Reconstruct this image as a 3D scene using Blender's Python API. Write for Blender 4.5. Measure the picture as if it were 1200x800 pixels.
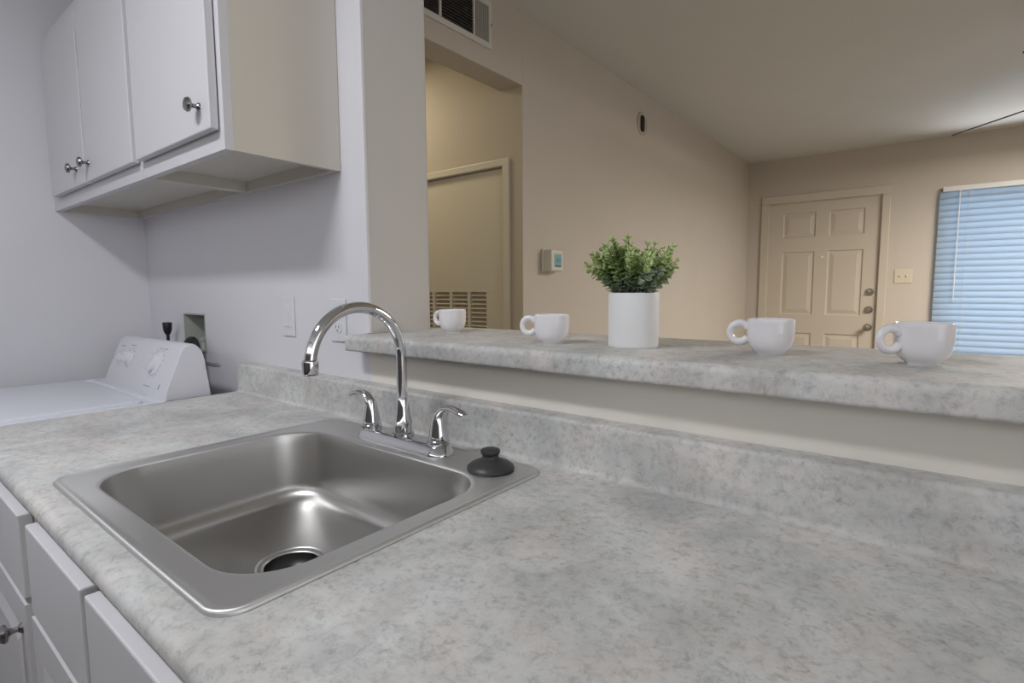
import bpy, bmesh, math, random
from mathutils import Vector, Matrix
PI = math.pi
K = 1.235                      # lens height above the floor; all z below are measured from the lens height
SC = bpy.context.scene
for o in list(bpy.data.objects):
    bpy.data.objects.remove(o)

# ------------------------------------------------------------------ camera
YAW, PITCH, ROLL, FPX = math.radians(38.33), math.radians(5.41), math.radians(-0.308), 628.26
cd = bpy.data.cameras.new('camera'); cam = bpy.data.objects.new('camera', cd)
SC.collection.objects.link(cam); SC.camera = cam
cd.sensor_width = 36; cd.lens = FPX / 1200 * 36; cd.clip_start = 0.02
fw = Vector((-math.sin(YAW) * math.cos(PITCH), math.cos(YAW) * math.cos(PITCH), -math.sin(PITCH)))
rt = Vector((math.cos(YAW), math.sin(YAW), 0)); up = rt.cross(fw)
c_, s_ = math.cos(ROLL), math.sin(ROLL)
r2 = c_ * rt + s_ * up; u2 = -s_ * rt + c_ * up
cam.matrix_world = Matrix(((r2.x, u2.x, -fw.x, 0), (r2.y, u2.y, -fw.y, 0), (r2.z, u2.z, -fw.z, K), (0, 0, 0, 1)))

# ------------------------------------------------------------------ world and lights
SC.view_settings.view_transform = 'Standard'; SC.view_settings.look = 'None'
SC.view_settings.exposure = 0; SC.view_settings.gamma = 1; SC.view_settings.use_curve_mapping = False
try:
    SC.cycles.use_denoising = True; SC.cycles.max_bounces = 8; SC.cycles.diffuse_bounces = 5
    SC.cycles.caustics_reflective = False; SC.cycles.caustics_refractive = False
    SC.cycles.sample_clamp_indirect = 4
except Exception:
    pass
w = bpy.data.worlds.new('world'); SC.world = w; w.use_nodes = True
bg = w.node_tree.nodes['Background']; bg.inputs[0].default_value = (0.95, 0.96, 1.0, 1); bg.inputs[1].default_value = 1.90

def area(name, loc, rot, sx, sy, power, color, spread=180):
    l = bpy.data.lights.new(name, 'AREA'); l.shape = 'RECTANGLE'; l.size = sx; l.size_y = sy
    l.energy = power; l.color = color; l.spread = math.radians(spread)
    o = bpy.data.objects.new(name, l); SC.collection.objects.link(o)
    o.location = (loc[0], loc[1], loc[2] + K); o.rotation_euler = rot
    return o
area('kitchen_ceiling_light', (-1.02, -0.39, 1.16), (0, 0, 0), 0.60, 0.18, 19.5, (0.93, 0.95, 1.0))
area('living_ceiling_light', (1.1, 3.9, 1.05), (0, 0, 0), 1.1, 1.1, 124, (1.0, 0.93, 0.85))
area('hall_ceiling_light', (-2.35, 1.5, 1.15), (0, 0, 0), 0.3, 0.3, 6.0, (1.0, 0.87, 0.66))
area('window_daylight', (0.82, 5.95, 0.15), (math.radians(-90), 0, 0), 1.8, 1.4, 15, (0.60, 0.80, 1.0))
area('ceiling_fill_over_blind', (0.82, 5.50, 0.83), (math.radians(240), 0, 0), 1.6, 0.05, 2.9, (0.93, 0.96, 1.0), 115)  # unseen fill lamp, added to brighten the ceiling near the window

# ------------------------------------------------------------------ materials
MATS = {}
def mat(name, col, rough=0.5, metal=0.0, spec=0.5, emit=None, bump=0, bscale=200, coat=0):
    m = bpy.data.materials.new(name); m.use_nodes = True; nt = m.node_tree
    b = nt.nodes['Principled BSDF']
    b.inputs['Base Color'].default_value = (*col, 1); b.inputs['Roughness'].default_value = rough
    b.inputs['Metallic'].default_value = metal; b.inputs['Specular IOR Level'].default_value = spec
    b.inputs['Coat Weight'].default_value = coat
    if emit:
        b.inputs['Emission Color'].default_value = (*emit[0], 1); b.inputs['Emission Strength'].default_value = emit[1]
    tc = nt.nodes.new('ShaderNodeTexCoord'); nz = nt.nodes.new('ShaderNodeTexNoise')
    nz.inputs['Scale'].default_value = bscale; nz.inputs['Detail'].default_value = 3
    nt.links.new(tc.outputs['Object'], nz.inputs['Vector'])
    bp = nt.nodes.new('ShaderNodeBump'); bp.inputs['Strength'].default_value = bump; bp.inputs['Distance'].default_value = 0.001
    nt.links.new(nz.outputs['Fac'], bp.inputs['Height']); nt.links.new(bp.outputs['Normal'], b.inputs['Normal'])
    # slight procedural tone variation
    mx = nt.nodes.new('ShaderNodeMix'); mx.data_type = 'RGBA'
    n2 = nt.nodes.new('ShaderNodeTexNoise'); n2.inputs['Scale'].default_value = 3.0
    nt.links.new(tc.outputs['Object'], n2.inputs['Vector']); nt.links.new(n2.outputs['Fac'], mx.inputs[0])
    mx.inputs[6].default_value = (*[c * 0.97 for c in col], 1); mx.inputs[7].default_value = (*[min(1, c * 1.03) for c in col], 1)
    nt.links.new(mx.outputs[2], b.inputs['Base Color'])
    MATS[name] = m
    return m
kwall = mat('kitchen_wall_paint', (0.72, 0.71, 0.74), 0.7, bump=0.15, bscale=120)
lwall = mat('living_wall_paint', (0.54, 0.485, 0.415), 0.75, bump=0.15, bscale=120)
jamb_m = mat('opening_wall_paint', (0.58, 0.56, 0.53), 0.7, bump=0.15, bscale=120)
halfw = mat('half_wall_paint', (0.80, 0.76, 0.69), 0.55, bump=0.1, bscale=120)
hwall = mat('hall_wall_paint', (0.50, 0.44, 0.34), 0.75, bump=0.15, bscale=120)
ceil_m = mat('ceiling_paint', (0.66, 0.66, 0.63), 0.8, bump=0.3, bscale=90)
floor_m = mat('floor_vinyl', (0.16, 0.14, 0.12), 0.5, bump=0.1, bscale=60)
cabw = mat('cabinet_white_paint', (0.62, 0.61, 0.63), 0.4)
cabside = mat('cabinet_cream_laminate', (0.60, 0.565, 0.50), 0.45)
door_m = mat('door_cream_paint', (0.56, 0.50, 0.41), 0.45)
hdoor_m = mat('hall_door_cream_paint', (0.62, 0.57, 0.45), 0.35)
appl = mat('washer_white_enamel', (0.72, 0.74, 0.80), 0.25)
applp = mat('washer_console_plastic', (0.70, 0.70, 0.74), 0.35)
greyp = mat('grey_print', (0.30, 0.30, 0.32), 0.5)
ceram = mat('white_glazed_ceramic', (0.84, 0.82, 0.84), 0.16, coat=0.3)
potm = mat('white_matt_ceramic', (0.80, 0.80, 0.80), 0.45)
chrome = mat('polished_chrome', (0.70, 0.70, 0.72), 0.07, 1.0)
nickel = mat('dark_brushed_nickel', (0.30, 0.29, 0.29), 0.22, 1.0)
brass = mat('satin_nickel_door_hardware', (0.42, 0.37, 0.30), 0.25, 1.0)
rubber = mat('dark_grey_rubber', (0.045, 0.043, 0.045), 0.42)
blackp = mat('black_plastic', (0.012, 0.012, 0.018), 0.4)
darkv = mat('dark_void', (0.01, 0.009, 0.008), 0.9)
platem = mat('white_switch_plastic', (0.72, 0.72, 0.75), 0.3)
almond = mat('almond_switch_plastic', (0.62, 0.55, 0.42), 0.35)
ventm = mat('vent_white_metal', (0.62, 0.61, 0.57), 0.45)
ventd = mat('vent_dark_metal', (0.07, 0.06, 0.055), 0.5)
thermo = mat('thermostat_plastic', (0.62, 0.60, 0.50), 0.4)
lcd = mat('thermostat_screen', (0.22, 0.38, 0.40), 0.15)
lcdd = mat('thermostat_screen_digits', (0.05, 0.09, 0.10), 0.3)
soil = mat('potting_soil', (0.012, 0.012, 0.010), 0.95, bump=1, bscale=300)
stemm = mat('dark_plant_stem', (0.035, 0.045, 0.025), 0.7)
fanm = mat('fan_blade_dark_wood', (0.06, 0.05, 0.045), 0.5)
boxw = mat('outlet_box_plastic', (0.45, 0.46, 0.42), 0.5)
glassm = bpy.data.materials.new('window_glass'); glassm.use_nodes = True
_n = glassm.node_tree.nodes; _n.remove(_n['Principled BSDF'])
_t = _n.new('ShaderNodeBsdfTransparent'); _g = _n.new('ShaderNodeBsdfGlossy'); _g.inputs['Roughness'].default_value = 0.02
_f = _n.new('ShaderNodeFresnel'); _f.inputs[0].default_value = 1.45; _x = _n.new('ShaderNodeMixShader')
glassm.node_tree.links.new(_f.outputs[0], _x.inputs[0]); glassm.node_tree.links.new(_t.outputs[0], _x.inputs[1])
glassm.node_tree.links.new(_g.outputs[0], _x.inputs[2]); glassm.node_tree.links.new(_x.outputs[0], _n['Material Output'].inputs[0])
vinylw = mat('window_frame_vinyl', (0.70, 0.70, 0.68), 0.4)
copper = mat('brass_valve', (0.45, 0.33, 0.15), 0.3, 1.0)

def steel_mat(nm, col, r0, r1):
    m = mat(nm, col, r0, 1.0)
    nt = m.node_tree; b = nt.nodes['Principled BSDF']
    b.inputs['Anisotropic'].default_value = 0.5
    tc = nt.nodes.new('ShaderNodeTexCoord'); mp = nt.nodes.new('ShaderNodeMapping'); mp.inputs['Scale'].default_value = (6, 900, 300)
    nz = nt.nodes.new('ShaderNodeTexNoise'); nz.inputs['Scale'].default_value = 1.0; nz.inputs['Detail'].default_value = 2
    rr = nt.nodes.new('ShaderNodeMapRange'); rr.inputs[3].default_value = r0; rr.inputs[4].default_value = r1
    nt.links.new(tc.outputs['Object'], mp.inputs[0]); nt.links.new(mp.outputs[0], nz.inputs['Vector'])
    nt.links.new(nz.outputs['Fac'], rr.inputs[0]); nt.links.new(rr.outputs[0], b.inputs['Roughness'])
    return m
steel = steel_mat('brushed_stainless_steel', (0.54, 0.53, 0.515), 0.29, 0.37)
steel_rim_lit = steel_mat('stainless_rim_lit', (0.70, 0.70, 0.69), 0.42, 0.50)  # same steel as the bowl, its brighter lighting put into a paler colour
drain_m = mat('drain_steel_shaded', (0.10, 0.10, 0.10), 0.4, 1.0)  # shade inside the drain hole put into a darker steel colour

def laminate_mat():
    m = bpy.data.materials.new('grey_stone_laminate'); m.use_nodes = True; nt = m.node_tree; N = nt.nodes; L = nt.links
    b = N['Principled BSDF']; b.inputs['Roughness'].default_value = 0.5; b.inputs['Specular IOR Level'].default_value = 0.16
    g = N.new('ShaderNodeNewGeometry')
    def noise(scale, det, rough, dist=0.0):
        n = N.new('ShaderNodeTexNoise'); n.inputs['Scale'].default_value = scale; n.inputs['Detail'].default_value = det
        n.inputs['Roughness'].default_value = rough; n.inputs['Distortion'].default_value = dist
        L.new(g.outputs['Position'], n.inputs['Vector']); return n
    def ramp(src, pts):
        r = N.new('ShaderNodeValToRGB'); e = r.color_ramp.elements
        e[0].position, e[0].color = pts[0][0], (*pts[0][1], 1); e[1].position, e[1].color = pts[-1][0], (*pts[-1][1], 1)
        for p, c in pts[1:-1]:
            k = e.new(p); k.color = (*c, 1)
        L.new(src, r.inputs[0]); return r
    big = ramp(noise(7, 4, 0.6, 0.6).outputs['Fac'], [(0.30, (0.46, 0.455, 0.45)), (0.50, (0.575, 0.57, 0.565)), (0.68, (0.68, 0.675, 0.67))])
    fine = ramp(noise(75, 6, 0.78, 0.3).outputs['Fac'], [(0.33, (0.60, 0.60, 0.595)), (0.5, (0.98, 0.98, 0.98)), (0.66, (1.07, 1.07, 1.07))])
    tint = ramp(noise(14, 3, 0.5).outputs['Fac'], [(0.40, (0.985, 1.0, 0.985)), (0.65, (1.03, 0.99, 0.955))])
    m1 = N.new('ShaderNodeMix'); m1.data_type = 'RGBA'; m1.blend_type = 'MULTIPLY'; m1.inputs[0].default_value = 0.75
    L.new(big.outputs[0], m1.inputs[6]); L.new(fine.outputs[0], m1.inputs[7])
    spk = ramp(noise(120, 2, 0.5).outputs['Fac'], [(0.58, (1, 1, 1)), (0.72, (0.74, 0.74, 0.73))])
    msk = ramp(noise(16, 2, 0.5).outputs['Fac'], [(0.48, (0, 0, 0)), (0.60, (1, 1, 1))])
    m0 = N.new('ShaderNodeMix'); m0.data_type = 'RGBA'; m0.blend_type = 'MULTIPLY'
    L.new(msk.outputs[0], m0.inputs[0]); L.new(m1.outputs[2], m0.inputs[6]); L.new(spk.outputs[0], m0.inputs[7]); m1 = m0
    m2 = N.new('ShaderNodeMix'); m2.data_type = 'RGBA'; m2.blend_type = 'MULTIPLY'; m2.inputs[0].default_value = 1
    L.new(m1.outputs[2], m2.inputs[6]); L.new(tint.outputs[0], m2.inputs[7])
    L.new(m2.outputs[2], b.inputs['Base Color'])
    return m
lam = laminate_mat()

def slat_mat():
    m = bpy.data.materials.new('white_blind_slat'); m.use_nodes = True; nt = m.node_tree; N = nt.nodes
    out = N['Material Output']; N.remove(N['Principled BSDF'])
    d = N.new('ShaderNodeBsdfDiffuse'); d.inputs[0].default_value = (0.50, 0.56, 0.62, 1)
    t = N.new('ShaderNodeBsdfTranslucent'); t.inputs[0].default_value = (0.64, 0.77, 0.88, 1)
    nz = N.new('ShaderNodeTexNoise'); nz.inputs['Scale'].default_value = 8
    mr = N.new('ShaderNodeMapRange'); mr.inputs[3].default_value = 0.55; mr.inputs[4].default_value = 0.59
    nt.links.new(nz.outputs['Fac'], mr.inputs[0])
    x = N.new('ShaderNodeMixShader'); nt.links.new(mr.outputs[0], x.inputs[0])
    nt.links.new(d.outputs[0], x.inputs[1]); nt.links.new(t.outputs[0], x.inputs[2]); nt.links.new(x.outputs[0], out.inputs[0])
    return m
slatm = slat_mat()

def leaf_mat():
    m = bpy.data.materials.new('small_green_leaf'); m.use_nodes = True; nt = m.node_tree; N = nt.nodes
    b = N['Principled BSDF']; b.inputs['Roughness'].default_value = 0.55
    a = N.new('ShaderNodeAttribute'); a.attribute_name = 'tone'
    r = N.new('ShaderNodeValToRGB'); e = r.color_ramp.elements
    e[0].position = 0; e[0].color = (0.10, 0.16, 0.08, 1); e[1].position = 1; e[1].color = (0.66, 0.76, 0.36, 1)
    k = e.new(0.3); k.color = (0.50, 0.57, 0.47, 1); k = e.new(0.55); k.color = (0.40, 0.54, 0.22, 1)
    nt.links.new(a.outputs['Fac'], r.inputs[0]); nt.links.new(r.outputs[0], b.inputs['Base Color'])
    b.inputs['Subsurface Weight'].default_value = 0.0
    return m
leafm = leaf_mat()

# ------------------------------------------------------------------ builders
COL = SC.collection
def finish(bm, smooth):
    bmesh.ops.recalc_face_normals(bm, faces=bm.faces)
    if smooth:
        for f in bm.faces: f.smooth = True
        for e in bm.edges:
            if len(e.link_faces) == 2:
                try:
                    if e.calc_face_angle() > math.radians(38): e.smooth = False
                except Exception: pass
def obj(name, bm, m, parent=None, smooth=False, label=None, cat=None, group=None, kind=None, recalc=True):
    """link a bmesh given in scene coordinates (z from lens height) as ONE object"""
    if recalc: finish(bm, smooth)
    me = bpy.data.meshes.new(name); 
    bmesh.ops.translate(bm, verts=bm.verts, vec=(0, 0, K))
    o = bpy.data.objects.new(name, None)
    if parent is not None:
        root = parent
        off = Vector((0, 0, 0))
        while root is not None: off += root.location; root = root.parent
        bmesh.ops.translate(bm, verts=bm.verts, vec=-off)
    else:
        xs = [v.co for v in bm.verts]
        org = Vector(((min(v.x for v in xs) + max(v.x for v in xs)) / 2, (min(v.y for v in xs) + max(v.y for v in xs)) / 2, min(v.z for v in xs)))
        bmesh.ops.translate(bm, verts=bm.verts, vec=-org)
    bm.to_mesh(me); bm.free()
    bpy.data.objects.remove(o)
    o = bpy.data.objects.new(name, me); COL.objects.link(o)
    me.materials.append(m)
    if parent is not None: o.parent = parent
    else: o.location = org
    if label: o['label'] = label
    if cat: o['category'] = cat
    if group: o['group'] = group
    if kind: o['kind'] = kind
    return o
def thing(name, label, cat, loc, group=None):
    o = bpy.data.objects.new(name, None); COL.objects.link(o); o.empty_display_size = 0.05
    o.location = (loc[0], loc[1], loc[2] + K); o['label'] = label; o['category'] = cat
    if group: o['group'] = group
    return o
def struct(name, bm, m, parent=None, smooth=False, label=None):
    o = obj(name, bm, m, parent, smooth)
    o['kind'] = 'structure'
    if label: o['label'] = label
    return o
def B(): return bmesh.new()
def box(bm, x0, x1, y0, y1, z0, z1, bev=0, seg=2):
    mtx = Matrix.Translation(((x0 + x1) / 2, (y0 + y1) / 2, (z0 + z1) / 2)) @ Matrix.Diagonal((abs(x1 - x0), abs(y1 - y0), abs(z1 - z0), 1))
    r = bmesh.ops.create_cube(bm, size=1, matrix=mtx)
    if bev:
        es = {e for v in r['verts'] for e in v.link_edges}
        bmesh.ops.bevel(bm, geom=list(es), offset=bev, segments=seg, affect='EDGES', profile=0.5)
    return bm
def frame_to(axis):
    a = Vector(axis).normalized(); h = Vector((0, 0, 1)) if abs(a.z) < 0.9 else Vector((1, 0, 0))
    u = a.cross(h).normalized(); v = a.cross(u); return u, v, a
def lathe(bm, prof, base, axis=(0, 0, 1), seg=32, closed=False):
    """prof: list of (radius, distance along the axis)"""
    u, v, a = frame_to(axis); base = Vector(base); rings = []
    for r, h in prof:
        if r < 1e-6: rings.append([bm.verts.new(base + a * h)])
        else: rings.append([bm.verts.new(base + a * h + u * (r * math.cos(2 * PI * i / seg)) + v * (r * math.sin(2 * PI * i / seg))) for i in range(seg)])
    prs = list(zip(rings[:-1], rings[1:]))
    if closed: prs.append((rings[-1], rings[0]))
    for A, C in prs:
        for i in range(seg):
            j = (i + 1) % seg
            if len(A) == 1 and len(C) == 1: continue
            if len(A) == 1: bm.faces.new((A[0], C[i], C[j]))
            elif len(C) == 1: bm.faces.new((A[i], A[j], C[0]))
            else: bm.faces.new((A[i], A[j], C[j], C[i]))
    return bm
def tube(bm, pts, rad, seg=14, cap=True, flat=1.0):
    """tube through pts, radius a number or a list; flat squashes one side"""
    pts = [Vector(p) for p in pts]; n = len(pts); rads = rad if isinstance(rad, (list, tuple)) else [rad] * n
    rings = []; pu = None
    for i, p in enumerate(pts):
        t = (pts[min(i + 1, n - 1)] - pts[max(i - 1, 0)]).normalized()
        if pu is None:
            u = t.cross(Vector((0, 0, 1)) if abs(t.z) < 0.9 else Vector((1, 0, 0))).normalized()
        else: u = (pu - t * pu.dot(t)).normalized()
        pu = u; v = t.cross(u)
        rings.append([bm.verts.new(p + u * rads[i] * math.cos(2 * PI * k / seg) + v * rads[i] * flat * math.sin(2 * PI * k / seg)) for k in range(seg)])
    for A, C in zip(rings[:-1], rings[1:]):
        for k in range(seg):
            j = (k + 1) % seg; bm.faces.new((A[k], A[j], C[j], C[k]))
    if cap:
        bm.faces.new(rings[0][::-1]); bm.faces.new(rings[-1])
    return bm
def rrect(x0, x1, y0, y1, r, n=8):
    out = []
    for cx, cy, a0 in ((x1 - r, y1 - r, 0), (x0 + r, y1 - r, 90), (x0 + r, y0 + r, 180), (x1 - r, y0 + r, 270)):
        for i in range(n + 1):
            a = math.radians(a0 + 90 * i / n); out.append((cx + r * math.cos(a), cy + r * math.sin(a)))
    return out
def loft(bm, loops, cap0=False, cap1=False):
    rings = [[bm.verts.new(p) for p in L] for L in loops]
    n = len(rings[0])
    for A, C in zip(rings[:-1], rings[1:]):
        for i in range(n):
            j = (i + 1) % n; bm.faces.new((A[i], A[j], C[j], C[i]))
    if cap0: bm.faces.new(rings[0][::-1])
    if cap1: bm.faces.new(rings[-1])
    return bm
def prof_x(bm, prof, x0, x1, c0=True, c1=True, skip=()):
    """closed (y,z) profile extruded along x"""
    A = [bm.verts.new((x0, y, z)) for y, z in prof]; C = [bm.verts.new((x1, y, z)) for y, z in prof]; n = len(prof)
    for i in range(n):
        j = (i + 1) % n
        if i not in skip: bm.faces.new((A[i], A[j], C[j], C[i]))
    if c0: bm.faces.new(A[::-1])
    if c1: bm.faces.new(C)
    return bm
def wall_holes(bm, plane, a0, a1, z0, z1, t0, t1, holes=()):
    """slab wall split round rectangular holes. plane 'y': a=x, t=y; plane 'x': a=y, t=x"""
    as_ = sorted({a0, a1, *[h[0] for h in holes], *[h[1] for h in holes]}); zs = sorted({z0, z1, *[h[2] for h in holes], *[h[3] for h in holes]})
    for i in range(len(as_) - 1):
        for j in range(len(zs) - 1):
            ca, cz = (as_[i] + as_[i + 1]) / 2, (zs[j] + zs[j + 1]) / 2
            if any(h[0] < ca < h[1] and h[2] < cz < h[3] for h in holes): continue
            if plane == 'y': box(bm, as_[i], as_[i + 1], t0, t1, zs[j], zs[j + 1])
            else: box(bm, t0, t1, as_[i], as_[i + 1], zs[j], zs[j + 1])
    return bm

FL = -K; CE = 1.20; W = 0.84; WB = 1.045; XL = -2.635; XJ = -1.125; XW = -1.482; YF = 5.585; YH = 1.957
# ------------------------------------------------------------------ the room shell
bm = B(); box(bm, -3.6, 3.4, -2.6, 5.9, FL - 0.1, FL); struct('floor', bm, floor_m)
bm = B(); box(bm, -3.6, 3.4, -2.6, 5.9, CE, CE + 0.1); struct('ceiling', bm, ceil_m)
bm = B(); box(bm, XL - 0.1, XL, -2.6, W, FL, CE); struct('wall_left', bm, kwall)
# kitchen back wall (solid part, left of the serving opening) with the recessed washer box
bm = B()
wall_holes(bm, 'y', XL, XJ, FL, CE, W, WB - 0.004, [(-2.283, -2.092, -0.225, -0.079)])
box(bm, -2.283, -2.092, W + 0.09, W + 0.10, -0.225, -0.079)
struct('wall_back', bm, kwall)
# end of that wall beside the opening, and the strip facing the living room
bm = B(); box(bm, XJ, XJ + 0.004, W + 0.0015, WB, -0.146, CE); box(bm, -3.5, XJ + 0.004, WB - 0.004, WB, FL, CE)
struct('wall_opening_end', bm, jamb_m)
bm = B(); box(bm, XJ - 0.014, XJ + 0.0055, W - 0.0045, W + 0.005, -0.106, CE - 0.001, 0.002, 2); struct('trim_1', bm, kwall)
# half wall under the bar ledge and the header over the opening
bm = B(); box(bm, XJ, 3.3, W, WB, FL, -0.146); struct('wall_half', bm, halfw)
bm = B(); box(bm, XJ + 0.004, 3.3, W, WB, 0.93, CE); struct('wall_header', bm, jamb_m)
# living room long wall: starts past the hallway opening, header above the opening
bm = B(); box(bm, XW - 0.12, XW, YH + 0.002, YF, FL, CE); box(bm, XW - 0.12, XW, WB, YH, 0.899, CE)
struct('wall_living', bm, lwall)
bm = B(); wall_holes(bm, 'y', -1.6, 3.3, FL, CE, YF, YF + 0.14, [(-0.02, 1.66, -0.62, 0.79), (-1.289, -0.404, FL, 0.795)])
struct('wall_far', bm, lwall)
bm = B(); box(bm, 3.2, 3.3, WB, YF, FL, CE); struct('wall_right', bm, lwall)
# unseen rear wall, added to block low light and darken reflections; wide opening above
bm = B(); wall_holes(bm, 'y', XL, 3.3, FL, CE, -1.75, -1.65, [(-2.4, 3.0, 0.42, 1.18)]); struct('wall_rear_blocker', bm, mat('dark_blocker_tone', (0.10, 0.09, 0.08), 0.6))
# hallway
bm = B(); wall_holes(bm, 'y', -3.5, XW - 0.0005, FL, CE, YH, YH + 0.1, [(-2.42, -1.590, FL, 0.568)]); struct('wall_hall', bm, hwall)
bm = B(); box(bm, -3.6, -3.5, WB, YH, FL, CE); struct('wall_hall_end', bm, hwall)
for nm, bmx in (('baseboard_far', (-0.34, 3.2, YF - 0.014, YF)), ('baseboard_living', (XW, XW + 0.014, YH, YF))):
    bm = B(); box(bm, *bmx, FL, FL + 0.09, 0.003); struct(nm, bm, door_m)

# ------------------------------------------------------------------ entry door on the far wall
def panel_relief(bm, x0, x1, z0, z1, y, d=0.009, m=0.018):
    """recessed moulded panel ring, facing -y"""
    L = []
    for ins, dy in ((0, 0), (m * 0.45, d), (m, d), (m + 0.03, 0.002)):
        L.append([(x0 + ins, y + dy, z0 + ins), (x1 - ins, y + dy, z0 + ins), (x1 - ins, y + dy, z1 - ins), (x0 + ins, y + dy, z1 - ins)])
    loft(bm, L, False, True)
def paneled_slab(bm, x0, x1, z0, z1, y0, y1, panels):
    xs = sorted({x0, x1, *[p[0] for p in panels], *[p[1] for p in panels]}); zs = sorted({z0, z1, *[p[2] for p in panels], *[p[3] for p in panels]})
    for i in range(len(xs) - 1):
        for j in range(len(zs) - 1):
            cx, cz = (xs[i] + xs[i + 1]) / 2, (zs[j] + zs[j + 1]) / 2
            if any(p[0] < cx < p[1] and p[2] < cz < p[3] for p in panels): continue
            v = [bm.verts.new(q) for q in ((xs[i], y0, zs[j]), (xs[i + 1], y0, zs[j]), (xs[i + 1], y0, zs[j + 1]), (xs[i], y0, zs[j + 1]))]
            bm.faces.new(v)
    for p in panels: panel_relief(bm, *p, y0)
    # sides and back
    c = [(x0, z0), (x1, z0), (x1, z1), (x0, z1)]
    for i in range(4):
        a, b_ = c[i], c[(i + 1) % 4]
        bm.faces.new([bm.verts.new(q) for q in ((a[0], y0, a[1]), (b_[0], y0, b_[1]), (b_[0], y1, b_[1]), (a[0], y1, a[1]))])
    bm.faces.new([bm.verts.new((x, y1, z)) for x, z in c])
    bmesh.ops.remove_doubles(bm, verts=bm.verts, dist=1e-5)
dx0, dx1, dz1 = -1.284, -0.409, 0.790
P = []
for a, b_ in ((dx0 + 0.115, dx0 + 0.385), (dx1 - 0.385, dx1 - 0.115)):
    P += [(a, b_, 0.475, 0.70), (a, b_, -0.235, 0.345), (a, b_, -1.03, -0.405)]
bm = B(); paneled_slab(bm, dx0, dx1, FL + 0.01, dz1, YF + 0.012, YF + 0.055, P)
door = struct('door_1', bm, door_m); door['label'] = 'six-panel beige entry door in the far wall'
def lock(zc, lever=False):
    bm = B(); lathe(bm, [(0, -0.008), (0.031, -0.008), (0.031, 0.006), (0.026, 0.011), (0, 0.011)], (-0.462, YF + 0.012, zc), (0, -1, 0), 24)
    if not lever:
        lathe(bm, [(0.019, 0.009), (0.021, 0.018), (0.016, 0.028), (0, 0.029)], (-0.462, YF + 0.012, zc), (0, -1, 0), 20)
    else:
        lathe(bm, [(0.012, 0.010), (0.011, 0.035), (0.02, 0.045), (0.027, 0.058), (0.024, 0.070), (0, 0.075)], (-0.462, YF + 0.012, zc), (0, -1, 0), 24)
    o = obj('door_knob' if lever else 'deadbolt', bm, brass, door, True)
lock(-0.028); lock(-0.183); lock(-0.335, True)
bm = B(); lathe(bm, [(0, -0.004), (0.010, -0.004), (0.010, 0.003), (0.006, 0.005), (0, 0.004)], (-0.838, YF + 0.012, 0.289), (0, -1, 0), 16); obj('peephole', bm, ceram, door, True)  # bright spot of light at the peephole is put into this white
bm = B()
for (x0, x1, z0, z1) in ((-1.357, -1.289, FL, 0.795), (-0.404, -0.345, FL, 0.795), (-1.357, -0.345, 0.795, 0.868)):
    box(bm, x0, x1, YF - 0.018, YF, z0, z1, 0.004)
for (x0, x1, z0, z1) in ((-1.289, -1.284, FL, 0.795), (-0.409, -0.404, FL, 0.795), (-1.289, -0.404, 0.790, 0.795)):
    box(bm, x0, x1, YF, YF + 0.1, z0, z1)
struct('trim_2', bm, door_m)

# ------------------------------------------------------------------ far window
bm = B()
for (x0, x1, z0, z1) in ((-0.02, 0.03, -0.62, 0.79), (1.61, 1.66, -0.62, 0.79), (-0.02, 1.66, -0.62, -0.57), (-0.02, 1.66, 0.74, 0.79), (0.80, 0.84, -0.57, 0.74)):
    box(bm, x0, x1, YF + 0.09, YF + 0.13, z0, z1, 0.004)
win = struct('window_1', bm, vinylw); win['label'] = 'white window frame behind closed blinds'
bm = B(); box(bm, 0.03, 1.61, YF + 0.108, YF + 0.112, -0.57, 0.74); obj('window_glass', bm, glassm, win)
bl = thing('window_blind', 'closed white horizontal slat blind lit pale blue, covering the window in the far wall', 'blind', (0.82, YF - 0.03, -0.62))
bm = B(); box(bm, -0.008, 1.655, YF - 0.055, YF - 0.003, 0.760, 0.800, 0.004); obj('headrail', bm, vinylw, bl)
z = 0.738; k = 0
while z > -0.60:
    bm = B(); n = 6; hw = 0.0325; th = math.radians(72)
    top = []; bot = []
    for i in range(n + 1):
        u = -hw + 2 * hw * i / n; camb = 0.0065 * (1 - (u / hw) ** 2)
        # room-side edge hangs down
        yy = YF - 0.032 + u * math.cos(th) - camb * math.sin(th); zz = z + u * math.sin(th) + camb * math.cos(th)
        top.append((yy, zz)); bot.append((yy + 0.0012, zz - 0.0004))
    prof_x(bm, top + bot[::-1], -0.024 + random.Random(k).uniform(-0.001, 0.001), 1.648)
    obj('slat', bm, slatm, bl, True); z -= 0.0485; k += 1
bm = B(); box(bm, -0.02, 1.648, YF - 0.045, YF - 0.012, z - 0.005, z + 0.010, 0.003); obj('bottom_rail', bm, vinylw, bl)
for xx in (0.16, 0.8, 1.48):
    bm = B(); tube(bm, [(xx, YF - 0.051, 0.765), (xx, YF - 0.051, z + 0.005)], 0.0012, 6); obj('ladder_cord', bm, vinylw, bl)
bm = B(); tube(bm, [(0.10, YF - 0.062, 0.765), (0.10, YF - 0.065, -0.10)], 0.0035, 8); obj('tilt_wand', bm, vinylw, bl)

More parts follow.
